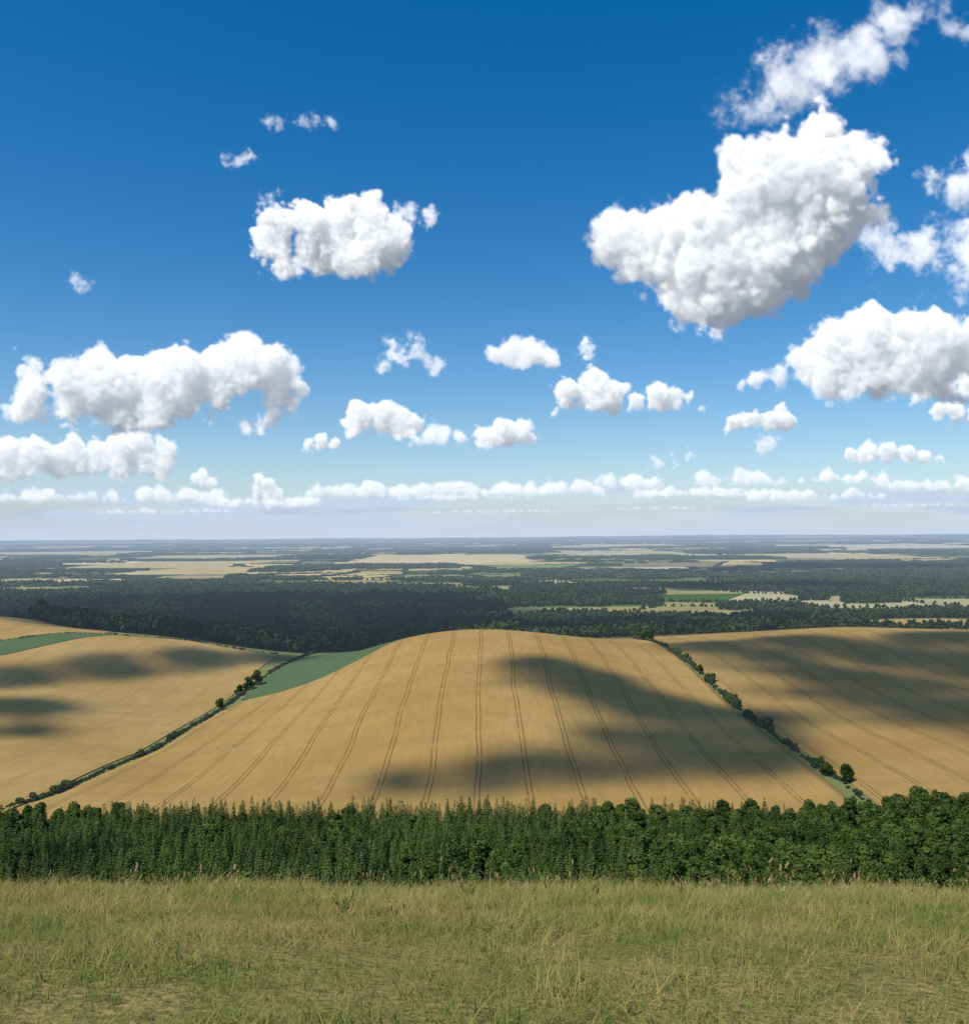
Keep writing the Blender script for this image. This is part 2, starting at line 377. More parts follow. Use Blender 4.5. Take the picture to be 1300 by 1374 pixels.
def jgrid(x0,x1,y0,y1,d,j=.45):
    gx,gy=np.meshgrid(np.arange(x0,x1,d),np.arange(y0,y1,d));gx=gx.ravel()+rng.uniform(-j,j,gx.size)*d;gy=gy.ravel()+rng.uniform(-j,j,gy.size)*d
    return gx,gy
# foreground belt
cons=coll('conifer_models',[conifer('spruce_%d'%i,h,w,M_con) for i,(h,w) in enumerate([(13.8,5.4),(12.8,5.),(14.2,5.8),(12.8,4.8),(11.5,5.2)])])
brds=coll('broadleaf_models',[broadleaf('beech_%d'%i,h,w,10,2100,.6,M_brd) for i,(h,w) in enumerate([(12,8.5),(13.4,9),(11,7.5),(12.5,10)])])
x,y=jgrid(-330,330,112,368,4.2)
k=(np.abs(x)<.62*y+60);x,y=x[k],y[k]
right=sst(-40,130,x+60*(fbm(x/40,y/40,21)-.5)+ (230-y)*.25)
isb=(rng.uniform(size=len(x))<np.clip(right*1.0-.05,0.,.93))|(fbm(x/28,y/28,33)>.65)|(rng.uniform(size=len(x))<.03)
edge=y<366+3*np.sin(x/30)
xc,yc=x[~isb&edge],y[~isb&edge]
s=rng.uniform(.78,1.03,len(xc))*(.88+.24*fbm(xc/22,yc/22,41));scatter('conifer_plantation',np.c_[xc,yc,H(xc,yc)-.2],sc3(s*1.08,s*rng.uniform(.96,1.09,len(xc))),cons,5,.03)
m=isb&edge&(rng.uniform(size=len(x))<.55);xb,yb=x[m],y[m]
s=rng.uniform(.68,1.06,len(xb))*(.90+.2*fbm(xb/25,yb/25,43));scatter('broadleaf_woodland',np.c_[xb,yb,H(xb,yb)-.3],sc3(s,s*(1+.25*sst(110,190,xb))),brds,4,.03)
# distant woodland
fars=coll('distant_tree_models',[broadleaf('wood_tree_%d'%i,15,11.5,6,300,1.7,M_far) for i in range(5)])
clumps=coll('distant_clump_models',[clump('wood_clump_%d'%i,M_far) for i in range(5)])
def cleared(x,y,fr=0.):
    m=np.zeros(x.shape,bool)
    for (a,b,c,d,_) in CLEAR: m|=(x>a)&(x<b)&(y>c-fr)&(y<d)
    return m
def nearedge(x): return np.interp(x,[-1500,-700,-520,-440,-205,-160,-47,60,170,360,470,800,1500],[1150,1060,1012,945,950,970,1080,1000,1020,1030,1050,1060,1100])
def wood(x,y):
    f=fbm(x/520,y/300,77,4);thr=np.interp(y,[900,1500,2800,3600,4600,8000,20000],[.34,.35,.41,.49,.56,.60,.60])
    m=f>thr
    m|=(y<2000)&(x>-.49*y)&(x<30)
    m|=(y<1300)&(x>-60)&(x<470)
    return m
x,y=jgrid(-1900,1900,930,2600,8.8)
k=(np.abs(x)<.62*y+160)&(y>nearedge(x))&wood(x,y)&~cleared(x,y,40);x,y=x[k],y[k]
s=rng.uniform(.7,1.15,len(x))*(.85+.3*fbm(x/70,y/70,51))*(1+.35*((x<40)&(y<2000)));scatter('distant_woodland',np.c_[x,y,H(x,y)-.5],sc3(s,s*rng.uniform(.85,1.15,len(x))),fars,5)
P=[];S=[]
x,y=jgrid(-7600,7600,2600,12000,36)
k=(np.abs(x)<.62*y+200)&wood(x,y)&~cleared(x,y,340);x,y=x[k],y[k]
s=rng.uniform(.8,1.15,len(x));P.append(np.c_[x,y,H(x,y)-1]);S.append(sc3(s,s*rng.uniform(.55,.95,len(x))))
x,y=jgrid(-29000,29000,12000,46000,150)
k=(np.abs(x)<.60*y+200)&wood(x,y);x,y=x[k],y[k]
s=rng.uniform(3.3,4.6,len(x));P.append(np.c_[x,y,H(x,y)-2]);S.append(sc3(s,rng.uniform(.8,1.3,len(x))))
scatter('distant_woodland',np.concatenate(P),np.concatenate(S),clumps,5)
P=[];S=[];P2=[];S2=[]
for (ax,ay,bx,by) in edges:
    L=math.hypot(bx-ax,by-ay);my=.5*(ay+by)
    if abs(.5*(ax+bx))>.64*my+200: continue
    if my<3000: d=7.
    elif my<12000: d=20.
    else: d=85.
    if rng.uniform()<(.12 if my<3000 else .22 if my<12000 else .4): continue
    t=np.arange(0,1,d/L);t=t[rng.uniform(size=len(t))<.85]
    xx=ax+(bx-ax)*t+rng.normal(0,2,len(t));yy=ay+(by-ay)*t+rng.normal(0,2,len(t))
    k=~cleared(xx,yy,150 if my<3000 else 300)&(yy>nearedge(xx)-15);xx,yy=xx[k],yy[k]
    if not len(xx): continue
    Q=np.c_[xx,yy,np.zeros(len(xx))]
    if my<3000: 
        s=rng.uniform(.3,.85,len(xx))**1.0;P.append(Q);S.append(sc3(s*1.15,s*.9))
    else:
        s=rng.uniform(.35,.65,len(xx))*(1 if my<12000 else 2.2);P2.append(Q);S2.append(sc3(s,rng.uniform(.2,.55,len(xx))*rng.uniform(.5,1.4)))
P=np.concatenate(P);P[:,2]=H(P[:,0],P[:,1])-1.2;scatter('hedgerow_trees',P,np.concatenate(S),fars,5)
P=np.concatenate(P2);P[:,2]=H(P[:,0],P[:,1])-1;scatter('hedgerow_trees',P,np.concatenate(S2),clumps,5)
# near hedges
bushes=coll('bush_models',[bush('bush_%d'%i,600,.17,M_hedge) for i in range(4)])
def hedge(name,pts,d,s0,s1,gap=.1,w=.8,tall=.0):
    pts=np.array(pts,float);L=np.r_[0,np.cumsum(np.hypot(*np.diff(pts,axis=0).T))];t=np.arange(0,L[-1],d)
    x=np.interp(t,L,pts[:,0])+rng.normal(0,w,len(t));y=np.interp(t,L,pts[:,1])+rng.normal(0,w,len(t))
    nz=fbm(t/14,t*0+3,61,3);k=rng.uniform(size=len(t))>gap*(nz<.5)*2;x,y,nz=x[k],y[k],nz[k]
    s=s0+(s1-s0)*np.clip((nz-.3)*2,0,1)*rng.uniform(.6,1.2,len(x));b=rng.uniform(size=len(x))<tall;s[b]*=1.9
    return scatter(name,np.c_[x,y,H(x,y)-.1],sc3(s,s*rng.uniform(.9,1.3,len(x))),bushes,4)
hedge('field_hedge',[(167,372),(167.5,430),(167,597),(167,689),(167,784),(166,880),(160,960)],1.3,1.1,2.8,.25,.9,.10)
hedge('field_hedge',[(-225,365),(-208,430),(-206,490),(-205,545),(-205,682),(-205,767),(-190,880),(-180,960)],1.1,1.1,2.1,.1,.7,.04)
hedge('field_hedge',[(-900,803),(-600,828),(-461,853),(-416,891),(-376,908)],2.,.8,1.4,.1,.5)
hedge('field_hedge',[(-376,905),(-301,918),(-215,922)],2.,1.,2.,.2,.8,.1)
hedge('field_hedge',[(172,1012),(400,1012),(800,1014)],2.,1.5,3.,.1,1.,.2)
def tree_at(x,y,h,w,nq=2200,mat=None):
    me=broadleaf('hedgerow_tree',h,w,8,nq,.5,mat or M_brd);o=link('hedgerow_tree',me);o.location=(x,y,float(H(x,y)[0])-.2);return o
for (x,y,h,w) in [(-203,765,12,10),(-199,778,15,11),(-207,752,9,8),(-205,690,10,9),(169,420,9,9),(165,432,7,7),(168,448,6,5),(168,600,8,8),(167,606,6,7),(166,905,12,13),(162,915,11,11),(168,745,6,7),(168,700,5,6)]:
    tree_at(x,y,h,w)
# ------------------------------------------------------------------ foreground grass
def mat_grass(name,c0,c1,c2):
    m,nt=newmat(name);g=N(nt);p=pos_of(g);oi=g.a('ShaderNodeObjectInfo').outputs['Random']
    c=g.mixc(oi,c0,c1);c=g.mixc(g.step(g.noise(p,.9,3),.42,.62),c,c2)
    c=g.mixc(g.math('MULTIPLY',g.step(g.noise(p,.5,3),.5,.68),.5),c,(.36,.25,.095))
    c=g.mixc(g.math('MULTIPLY',g.step(g.noise(p,2.3,3),.5,.7),.45),c,(.15,.17,.045))
    d=diff(g,c);t=g.a('ShaderNodeBsdfTranslucent');g.l(c,t.inputs[0]);mx=g.a('ShaderNodeMixShader');mx.inputs[0].default_value=.3
    g.l(d,mx.inputs[1]);g.l(t.outputs[0],mx.inputs[2]);finish(g,mx.outputs[0],hazy=False);return m
M_straw=mat_grass('dry_grass',(.52,.38,.155),(.36,.31,.10),(.28,.28,.08))
M_gg=mat_grass('green_grass',(.18,.22,.055),(.30,.28,.085),(.15,.21,.045))
M_seed=mat_plain('seed_heads',(.50,.36,.18),False)
def tuft(name,n,h0,h1,spread,wd,mat,seed=False,lean=.75):
    V=[];Fq=[];mi=[];o=0
    for i in range(n):
        a=rng.uniform(0,6.28);r=spread*math.sqrt(rng.uniform());bx,by=r*math.cos(a),r*math.sin(a)
        h=rng.uniform(h0,h1);ln=h*rng.uniform(.2,1.)*lean;da=rng.uniform(0,6.28);w=wd*rng.uniform(.6,1.3);sa=da+1.57
        for k in range(4):
            t=k/3;px=bx+ln*t*t*math.cos(da);py=by+ln*t*t*math.sin(da);pz=h*(t-.25*t*t*(ln/h))-.02;ww=w*(1-t*.85)
            V+= [(px-ww*math.cos(sa),py-ww*math.sin(sa),pz),(px+ww*math.cos(sa),py+ww*math.sin(sa),pz)]
        for k in range(3): Fq.append((o+2*k,o+2*k+1,o+2*k+3,o+2*k+2));mi.append(0)
        o+=8
        if seed:
            for q in range(4):
                zz=pz+ .010*q;s=.004+.003*rng.uniform();jx,jy=rng.normal(0,.004,2)
                V+=[(px-s+jx,py+jy,zz-.010),(px+s+jx,py+jy,zz-.01),(px+s*.6+jx,py+s+jy,zz+.010),(px-s*.6+jx,py-s+jy,zz+.010)]
                Fq.append((o,o+1,o+2,o+3));mi.append(1);o+=4
    me=mesh_from(name,V,Fq,[mat,M_seed]);me.polygons.foreach_set('material_index',np.array(mi,np.int32));me.update();return me
tufts=coll('grass_models',[tuft('tuft_0',34,.03,.11,.10,.0022,M_straw,lean=1.4),tuft('tuft_1',30,.03,.14,.11,.0022,M_straw,lean=1.5),tuft('tuft_2',36,.03,.10,.1,.0028,M_gg,lean=1.2),tuft('tuft_3',30,.03,.09,.11,.0032,M_gg,lean=1.3),tuft('tuft_4',32,.03,.11,.11,.0024,M_gg,lean=1.7)])
talls=coll('tall_grass_models',[tuft('tall_%d'%i,6,.18,.42,.10,.0018,M_straw,True) for i in range(4)])
x,y=jgrid(-13,13,2.3,17.5,.11);k=(np.abs(x)<.62*y+1.0)&((y<13.)|(rng.uniform(size=len(x))<.4));x,y=x[k],y[k]
s=rng.uniform(.7,1.25,len(x))*(.5+1.2*fbm(x/.6,y/.6,71)**1.3)*(1+.6*sst(7,12,y));scatter('meadow_grass',np.c_[x,y,H(x,y)-.01],sc3(s*1.05,s*rng.uniform(.8,1.35,len(x))),tufts,5,.14)
x,y=jgrid(-13,13,4.5,16,.40);p=sst(7.5,11,y)*.6*sst(.33,.6,fbm(x/1.5,y/1.5,82))+.015+.12*(fbm(x/1.5,y/1.5,81)>.62);k=(np.abs(x)<.62*y+1)&(rng.uniform(size=len(x))<p);x,y=x[k],y[k]
s=rng.uniform(.6,1.15,len(x));scatter('tall_seeding_grass',np.c_[x,y,H(x,y)-.01],sc3(s),talls,4,.2)
M_weed=mat_leaf('weed_leaf',(.13,.18,.055),(.15,.20,.06),(.10,.14,.04),6.,.2,False)
def weed(x,y,h):
    parts=[]
    for s_ in range(7):
        a=rng.uniform(0,6.28);tip=np.array([.55*h*math.cos(a),.55*h*math.sin(a),h*rng.uniform(.5,1.)])
        v,f=tube((0,0,-.02),tip,.003,.002,4);parts.append((v,f,0))
        n_=40;t=rng.uniform(.1,1,n_);aa=rng.uniform(0,6.28,n_);L=.10*h*(1.3-t)
        base=tip[None]*t[:,None];d=np.stack([np.cos(aa),np.sin(aa),np.full(n_,.35)],1);sd=np.stack([-np.sin(aa),np.cos(aa),np.zeros(n_)],1)*(.03*h)
        V=np.stack([base,base+d*L[:,None]*1.0+sd,base+d*L[:,None]*2.,base+d*L[:,None]-sd],1).reshape(-1,3);parts.append((V,np.arange(4*n_).reshape(-1,4),0))
    me=assemble('thistle_plant',parts,[M_weed]);o=link('thistle_plant',me);o.location=(x,y,float(H(x,y)[0]))
for (x,y,h) in [(-1.12,7.0,.18),(-.18,9.2,.18),(2.2,9.9,.18)]: weed(x,y,h)
def shrub(x,y,r,hh):
    me=bush('hawthorn_bush',2600,.11,M_brd);o=link('hawthorn_bush',me);o.location=(x,y,float(H(x,y)[0])-.2);o.scale=(r,r,hh)
for (x,y,r,hh) in [(-2.9,38,1.6,3.4),(-10.6,42,2.1,2.9),(-19,44,2.,2.4),(1.,46,1.8,2.4),(9,44,1.6,2.2),(17.5,42,2.5,3.8),(21,45,2.4,3.6)]: shrub(x,y,r,hh)
# ------------------------------------------------------------------ buildings
M_wall=mat_plain('rendered_wall',(.75,.72,.66));M_roof=mat_plain('slate_roof',(.2,.17,.16));M_glass=mat_plain('window_glass',(.05,.06,.07))
def box(name,par,sx,sy,sz,loc,mat):
    v=np.array([(a*sx/2,b*sy/2,c*sz) for c in (0,1) for b in (-1,1) for a in (-1,1)]);f=np.array([(0,2,3,1),(4,5,7,6),(0,1,5,4),(2,6,7,3),(0,4,6,2),(1,3,7,5)])
    o=link(name,mesh_from(name,v,f,[mat]),par);o.location=loc
def house(x,y,rot,L=18,Wd=9,h=5.5):
    e=bpy.data.objects.new('farmhouse',None);scene.collection.objects.link(e);e.location=(x,y,float(H(x,y)[0]));e.rotation_euler[2]=rot
    box('walls',e,L,Wd,h,(0,0,-.3),M_wall)
    v=np.array([(-L/2-.4,-Wd/2-.4,h-.5),(L/2+.4,-Wd/2-.4,h-.5),(L/2+.4,Wd/2+.4,h-.5),(-L/2-.4,Wd/2+.4,h-.5),(-L/2-.4,0,h+3.4),(L/2+.4,0,h+3.4)])
    bm=bpy.data.meshes.new('roof');bm.from_pydata(v.tolist(),[],[(0,1,5,4),(2,3,4,5),(0,4,3),(1,2,5),(0,3,2,1)]);bm.materials.append(M_roof);link('roof',bm,e)
    box('chimney',e,1.,1.,2.5,(L/2-1.5,0,h+2.3),M_roof)
    for i in range(4):
        for z in (1.,3.4): box('window_%d_%d'%(i,int(z)),e,1.2,.1,1.2,(-L/2+2.3+i*(L-4.6)/3,-Wd/2-.06,z-.3),M_glass)
    box('door',e,1.1,.12,2.1,(0,-Wd/2-.07,-.28),M_bark)
HS=[(890,2900,.3),(925,2920,-.2),(960,2890,.5),(740,2700,.1),(-520,2560,.2),(1180,3250,0.),(610,3050,.4)]
for a in HS: house(*a)
# ------------------------------------------------------------------ sun + sky light
sd=Vector((-.60,-.55,0)).normalized();el=math.radians(56);sv=Vector((sd.x*math.cos(el),sd.y*math.cos(el),math.sin(el)))
L=bpy.data.lights.new('sun','SUN');L.energy=4.4;L.angle=math.radians(.53);L.color=(1,.95,.86)
so=bpy.data.objects.new('sun',L);scene.collection.objects.link(so);so.rotation_euler=sv.to_track_quat('Z','Y').to_euler()
w=bpy.data.worlds.new('World');scene.world=w;w.use_nodes=True;nt=w.node_tree;nt.nodes.clear();g=N(nt)
sk=g.a('ShaderNodeTexSky',sky_type='NISHITA');sk.sun_disc=False;sk.sun_elevation=el;sk.sun_rotation=math.atan2(sd.x,sd.y)%(2*math.pi)
sk.altitude=250;sk.air_density=1.;sk.dust_density=.6;sk.ozone_density=2.5
hs=g.a('ShaderNodeHueSaturation');hs.inputs['Saturation'].default_value=1.46;hs.inputs['Value'].default_value=1.25;g.l(sk.outputs[0],hs.inputs['Color'])
bg=g.a('ShaderNodeBackground');bg.inputs[1].default_value=.10;g.l(hs.outputs[0],bg.inputs[0]);wo=g.a('ShaderNodeOutputWorld');g.l(bg.outputs[0],wo.inputs[0])
# ------------------------------------------------------------------ sky dome with simulated cumulus
# Each cloud is a voxel density field (lobes + fractal noise); sunlight is marched through it along the
# real sun direction and the result is carried by the far sky dome as cloud colour and cover.
E0,E1,U0,U1=-1000,1000,-20,770
cw,ch=E1-E0,U1-U0
canC=np.zeros((ch,cw,3),np.float32);canA=np.zeros((ch,cw),np.float32)   # premultiplied
def up_axis(a,n,c,ph,ax):
    t=np.arange(n)/c+ph;i=np.floor(t).astype(int);w=(t-i).astype(np.float32)
    sh=[1,1,1];sh[ax]=n;w=w.reshape(sh);w2=w*w;w3=w2*w
    return (np.take(a,i,ax)*((1-w)**3/6)+np.take(a,i+1,ax)*((3*w3-6*w2+4)/6)+np.take(a,i+2,ax)*((-3*w3+3*w2+3*w+1)/6)+np.take(a,i+3,ax)*(w3/6))
def noise3(shape,cell):
    dims=[int(s/cell)+5 for s in shape]
    a=rng.normal(0,1,dims).astype(np.float32);ph=rng.uniform(0,1,3)
    a=up_axis(a,shape[0],cell,ph[0],0);a=up_axis(a,shape[1],cell,ph[1],1);return up_axis(a,shape[2],cell,ph[2],2)*(1/.33)
HZC=np.array([.57,.69,.86],np.float32)
def vox_cloud(rangem,lobes,base=None,wispy=False,res=1.,rough=.6,den=1.,bsoft=6.,edgek=.26):
    A=np.array(lobes,float);rm=float(np.sqrt((A[:,2]**2).mean()));R=A[:,2].max();mg=rm*(.6 if not wispy else 1.1)+5
    x0,x1=(A[:,0]-A[:,2]).min()-mg,(A[:,0]+A[:,2]).max()+mg
    z0,z1=(A[:,1]-A[:,2]).min()-mg,(A[:,1]+A[:,2]).max()+mg
    if base is not None: z0=base-bsoft-3
    y1=R*1.15+mg*.8
    nx,ny,nz=int((x1-x0)/res)+1,int(2*y1/res)+1,int((z1-z0)/res)+1
    xs_=(x0+np.arange(nx)*res).astype(np.float32)[:,None,None];ys_=(-y1+np.arange(ny)*res).astype(np.float32)[None,:,None];zs_=(z0+np.arange(nz)*res).astype(np.float32)[None,None,:]
    sdv=np.full((nx,ny,nz),-1e3,np.float32)
    for (a,b,r) in lobes:
        yo=rng.uniform(-.35,.35)*(R-r*.6);pad=r+mg;dn=pad if base is None else max(pad,b-base+bsoft)
        i0,i1=max(0,int((a-pad-x0)/res)),min(nx,int((a+pad-x0)/res)+2);k0,k1=max(0,int((b-dn-z0)/res)),min(nz,int((b+pad-z0)/res)+2)
        if i1<=i0 or k1<=k0: continue
        dz=(zs_[:,:,k0:k1]-b)*1.05
        if base is not None: dz=np.where(dz<0,dz*.45,dz)
        d=r-np.sqrt((xs_[i0:i1]-a)**2+(ys_-yo)**2+dz**2)
        s_=sdv[i0:i1,:,k0:k1];kk=.3*rm
        hh=np.clip(.5+.5*(d-s_)/kk,0,1);s_[...]=s_*(1-hh)+d*hh+kk*hh*(1-hh)
    cell=rm*(.95 if not wispy else 1.1)/res;amp=rm*(.20 if not wispy else .36);tot=np.zeros_like(sdv);o=0
    while cell>.9 and o<7:
        nn=noise3(sdv.shape,cell)
        if o in (1,2) and not wispy: nn=(np.abs(nn)-.8)*1.25
        tot+=nn*amp;amp*=(rough if not wispy else .76);cell*=.5;o+=1
    sdv+=tot
    if wispy: sdv-=rm*.12
    if base is not None:
        sdv=np.minimum(sdv,(zs_-base)*.6+tot*.6)
    edge=rm*(edgek if not wispy else .9)+1.
    rho=np.clip(sdv/edge,0,1);rho=rho*rho*(3-2*rho)
    if wispy: rho*=.6
    sig=(max(.12,3.8/rm) if not wispy else 1.6/rm)*res*den
    tau=np.zeros((nx,ny),np.float32);T=np.empty_like(rho);sxs=sv.x/sv.z;sys_=sv.y/sv.z
    def shift(a,d,ax):
        i=int(math.floor(d));f=d-i;return np.roll(a,i,ax)*(1-f)+np.roll(a,i+1,ax)*f
    for k in range(nz-1,-1,-1):
        tau=shift(shift(tau,-sxs,0),-sys_,1)
        tau=tau+rho[:,:,k]*sig*.5;T[:,:,k]=tau;tau=tau+rho[:,:,k]*sig*.5
    T*=1/max(sv.z,.2)
    Ls=.40*np.exp(-.8*T)+.36*np.exp(-.30*T)+.24*np.exp(-.12*T)
    # sky light reaches a point mainly from above: dims with the cover overhead and toward the base
    hf=((zs_-z0)/(z1-z0)).astype(np.float32)
    Am=.42+.30*hf+.34*np.exp(-.10*T)
    Ta=np.cumsum(rho,1)*sig;Tv=np.exp(-(Ta-rho*sig));wgt=Tv*(1-np.exp(-rho*sig))
    al=wgt.sum(1);Lsun=(wgt*Ls).sum(1);Lam=(wgt*Am).sum(1)
    col=Lsun[...,None]*np.array([1.10,1.07,1.01],np.float32)+Lam[...,None]*np.array([.315,.36,.44],np.float32)
    fz=1-math.exp(-rangem/42000.);col=col*(1-fz)+HZC*fz*al[...,None]
    xi=np.arange(max(E0,math.ceil(x0)),min(E1,math.floor(x1)));zi=np.arange(max(U0,math.ceil(z0)),min(U1,math.floor(z1)))
    if not len(xi) or not len(zi): return
    fx=(xi-x0)/res;fz_=(zi-z0)/res;ix=np.clip(fx.astype(int),0,nx-2);iz=np.clip(fz_.astype(int),0,nz-2);fx=(fx-ix)[:,None];fz_=(fz_-iz)[None,:]
    def samp(a):
        if a.ndim==3: fx_,fy_=fx[...,None],fz_[...,None]
        else: fx_,fy_=fx,fz_
        q=lambda i,j:a[np.ix_(ix+i,iz+j)]
        return (q(0,0)*(1-fx_)+q(1,0)*fx_)*(1-fy_)+(q(0,1)*(1-fx_)+q(1,1)*fx_)*fy_
    a_=samp(al).T;c_=samp(col).transpose(1,0,2)
    sl=(slice(zi[0]-U0,zi[-1]+1-U0),slice(xi[0]-E0,xi[-1]+1-E0))
    canC[sl]=canC[sl]*(1-a_[...,None])+c_;canA[sl]=canA[sl]*(1-a_)+a_
# haze bank low over the horizon
eu=np.arange(U0,U1)[:,None].astype(float)*np.ones((1,cw));ee=np.arange(E0,E1)[None,:]*np.ones((ch,1))
hb=np.clip(.95*np.exp(-np.clip(eu,0,999)/85.),0,1)
hn=fbm(ee/170,eu/16,301,4);hb2=np.clip(hb+.5*sst(.45,.75,hn)*np.exp(-((eu-45)/28)**2),0,.97)
canA[:]=hb2
hc=np.array([.53,.665,.85])[None,None]*(1-.0*eu[...,None])+np.array([.05,.02,.0])*np.exp(-np.clip(eu,0,999)/40.)[...,None]
hc=hc*(1-.12*(sst(.4,.7,fbm(ee/90,eu/9,311,4))*np.exp(-((eu-45)/30)**2)))[...,None]
canC[:]=hc*hb2[...,None]
for (rr,y0,n_,h0,h1,w0,w1) in [(42000,34,7,4,9,50,130),(28000,50,6,7,12,40,100)]:
    for i in range(n_):
        cx=-950+1900*(i+rng.uniform(0,1))/n_;wd=rng.uniform(w0,w1);hh=rng.uniform(h0,h1);b=y0*rng.uniform(.9,1.1)
        nl=max(4,int(wd*2/(hh*.9)));lb=[]
        for q in range(nl):
            t=(q+.5)/nl*2-1;lb.append((cx+wd*t+rng.uniform(-3,3),b+hh*rng.uniform(.1,.4),hh*(1-.6*t*t)*rng.uniform(.4,1.0)))
        vox_cloud(rr*rng.uniform(.95,1.05),lb,base=b,res=1.,den=.25,bsoft=5,edgek=.5)
def bank(rr,cx,b,wd,hh,den=.36):
    nl=max(4,int(wd*2/(hh*.8)));lb=[]
    for q in range(nl):
        t=(q+.5)/nl*2-1;lb.append((cx+wd*t+rng.uniform(-3,3),b+hh*rng.uniform(.2,.6),hh*(1-.45*t*t)*rng.uniform(.4,1.15)))
    vox_cloud(rr,lb,base=b,den=den,bsoft=7,edgek=.5)
for a in [(20000,-160,54,90,15),(19500,-40,54,120,18),(19000,90,56,70,15),(17500,185,62,55,18),(17500,345,66,60,17),(17000,480,68,60,15),(19500,-430,48,85,16),(21000,-590,50,70,16),(20000,610,58,75,15),(21000,300,50,100,13),(20000,-290,42,70,14),(24000,450,46,100,12)]: bank(*a)
# cumulus: (east, up, radius) in 1/1197 of tangent from the hilltop
vox_cloud(16000,[(-388,80,9),(-378,82,11),(-368,78,8)],70,den=.6)
vox_cloud(16000,[(-303,65,10),(-290,68,13),(-280,62,10),(-302,82,7)],50,den=.6)
vox_cloud(15000,[(235,98,12),(255,100,13),(270,102,10)],wispy=True)
vox_cloud(15000,[(375,122,10),(390,124,11)],wispy=True)
vox_cloud(12500,[(-645,112,24),(-600,116,23),(-570,112,20),(-548,118,22),(-520,116,20),(-490,122,22),(-460,124,21),(-430,120,17),(-690,110,22),(-620,105,20)],84,bsoft=9,den=.8)
vox_cloud(12500,[(492,108,10),(515,112,14),(540,113,13),(565,110,11),(590,104,9),(610,102,7)],97,den=.7)
vox_cloud(10500,[(-165,168,20),(-138,170,19),(-116,162,17),(-95,152,14),(-168,155,15)],138,den=.8)
vox_cloud(10500,[(-72,138,17),(-55,136,14),(-90,132,12),(-35,134,12)],122,den=.35,edgek=.5)
vox_cloud(10500,[(5,138,16),(28,142,19),(50,140,16),(64,136,10)],120,den=.8)
vox_cloud(10500,[(-234,126,9),(-217,130,11),(-202,126,9)],118,den=.6)
vox_cloud(10000,[(338,152,10),(360,155,14),(385,155,13),(402,152,11),(398,168,7)],143,den=.7)
vox_cloud(10000,[(610,165,11),(635,168,15),(660,168,16),(690,168,14)],150,den=.7)
vox_cloud(9000,[(590,195,14),(620,200,20),(650,203,22),(680,198,22),(710,198,22)],180,den=.8)
vox_cloud(8800,[(112,193,21),(148,200,24),(172,194,19),(135,180,19),(160,184,16),(104,184,14)],162)
vox_cloud(8800,[(205,184,14),(232,190,17),(258,188,13),(275,184,9),(288,167,6)],168,den=.6,edgek=.35)
vox_cloud(8800,[(-600,202,34),(-560,208,36),(-520,220,34),(-480,210,38),(-440,212,38),(-400,222,38),(-355,232,36),(-320,238,34),(-285,230,30),(-260,222,24),(-615,182,22),(-245,205,14),(-235,188,9),(-612,246,10),(-640,178,12)],150,bsoft=12,rough=.6)
vox_cloud(7600,[(38,250,18),(60,248,22),(84,241,17),(15,242,9),(94,238,11)],224,den=.6,edgek=.4)
vox_cloud(7600,[(-110,246,18),(-92,250,18),(-75,240,15),(-122,240,11)],wispy=True,den=1.5)
vox_cloud(7600,[(140,254,12),(146,248,10)],wispy=True,den=1.6)
vox_cloud(7200,[(345,200,9),(368,204,13),(400,210,22),(440,226,34),(480,254,40),(520,268,42),(565,262,42),(615,262,40),(665,262,42),(705,255,40),(440,210,22)],186,bsoft=12,rough=.6)
vox_cloud(5600,[(545,388,26),(600,380,38),(640,388,48),(680,400,48),(665,345,24),(625,372,38)],wispy=True,den=1.8)
vox_cloud(5200,[(640,460,22),(665,490,24),(612,462,12),(700,480,26)],wispy=True,den=1.)
vox_cloud(5000,[(-545,352,11),(-538,340,11),(-530,334,9)],wispy=True,den=.6)
vox_cloud(4800,[(295,272,10),(310,273,11)],wispy=True,den=.9)
vox_cloud(5200,[(355,560,22),(375,580,34),(405,605,42),(445,622,46),(490,636,40),(520,658,36),(550,688,34),(585,695,28),(620,678,26),(655,665,24),(560,640,18),(480,600,20),(520,620,20),(350,590,18)],wispy=True,den=.8)
vox_cloud(4200,[(-266,416,25),(-230,418,32),(-190,424,33),(-152,428,28),(-205,392,28),(-155,390,28),(-240,390,20),(-290,408,15),(-128,408,24),(-148,450,16),(-180,450,16)],354,rough=.62,bsoft=12)
vox_cloud(4300,[(-95,430,12),(-75,431,13),(-110,428,9)],wispy=True,den=1.)
vox_cloud(4300,[(-285,446,14),(-300,440,11)],wispy=True,den=1.)
vox_cloud(3800,[(-328,508,14),(-318,510,13),(-335,503,11)],wispy=True,den=.9)
vox_cloud(3600,[(-282,562,12),(-274,562,11),(-235,556,10),(-222,558,11),(-205,562,8)],wispy=True,den=.6)
vox_cloud(4600,[(440,475,70),(395,478,64),(350,450,62),(300,425,58),(255,405,50),(212,398,38),(450,430,64),(490,475,46),(300,375,50),(265,362,42),(385,400,66),(430,395,52),(183,398,20),(345,500,32),(400,520,38),(455,528,36),(500,505,34),(320,335,42),(290,320,28),(495,435,38),(330,390,56),(240,368,38),(365,345,44),(410,360,40)],res=1.3,rough=.62)
for _ in range(9):
    sgn=rng.choice([-1,1]);cx=sgn*rng.uniform(780,960);b=rng.uniform(120,480);r=b*.09
    vox_cloud(8000,[(cx+rng.uniform(-2.5,2.5)*r,b+r*rng.uniform(.4,1.2),r*rng.uniform(.6,1.1)) for _ in range(7)],b)
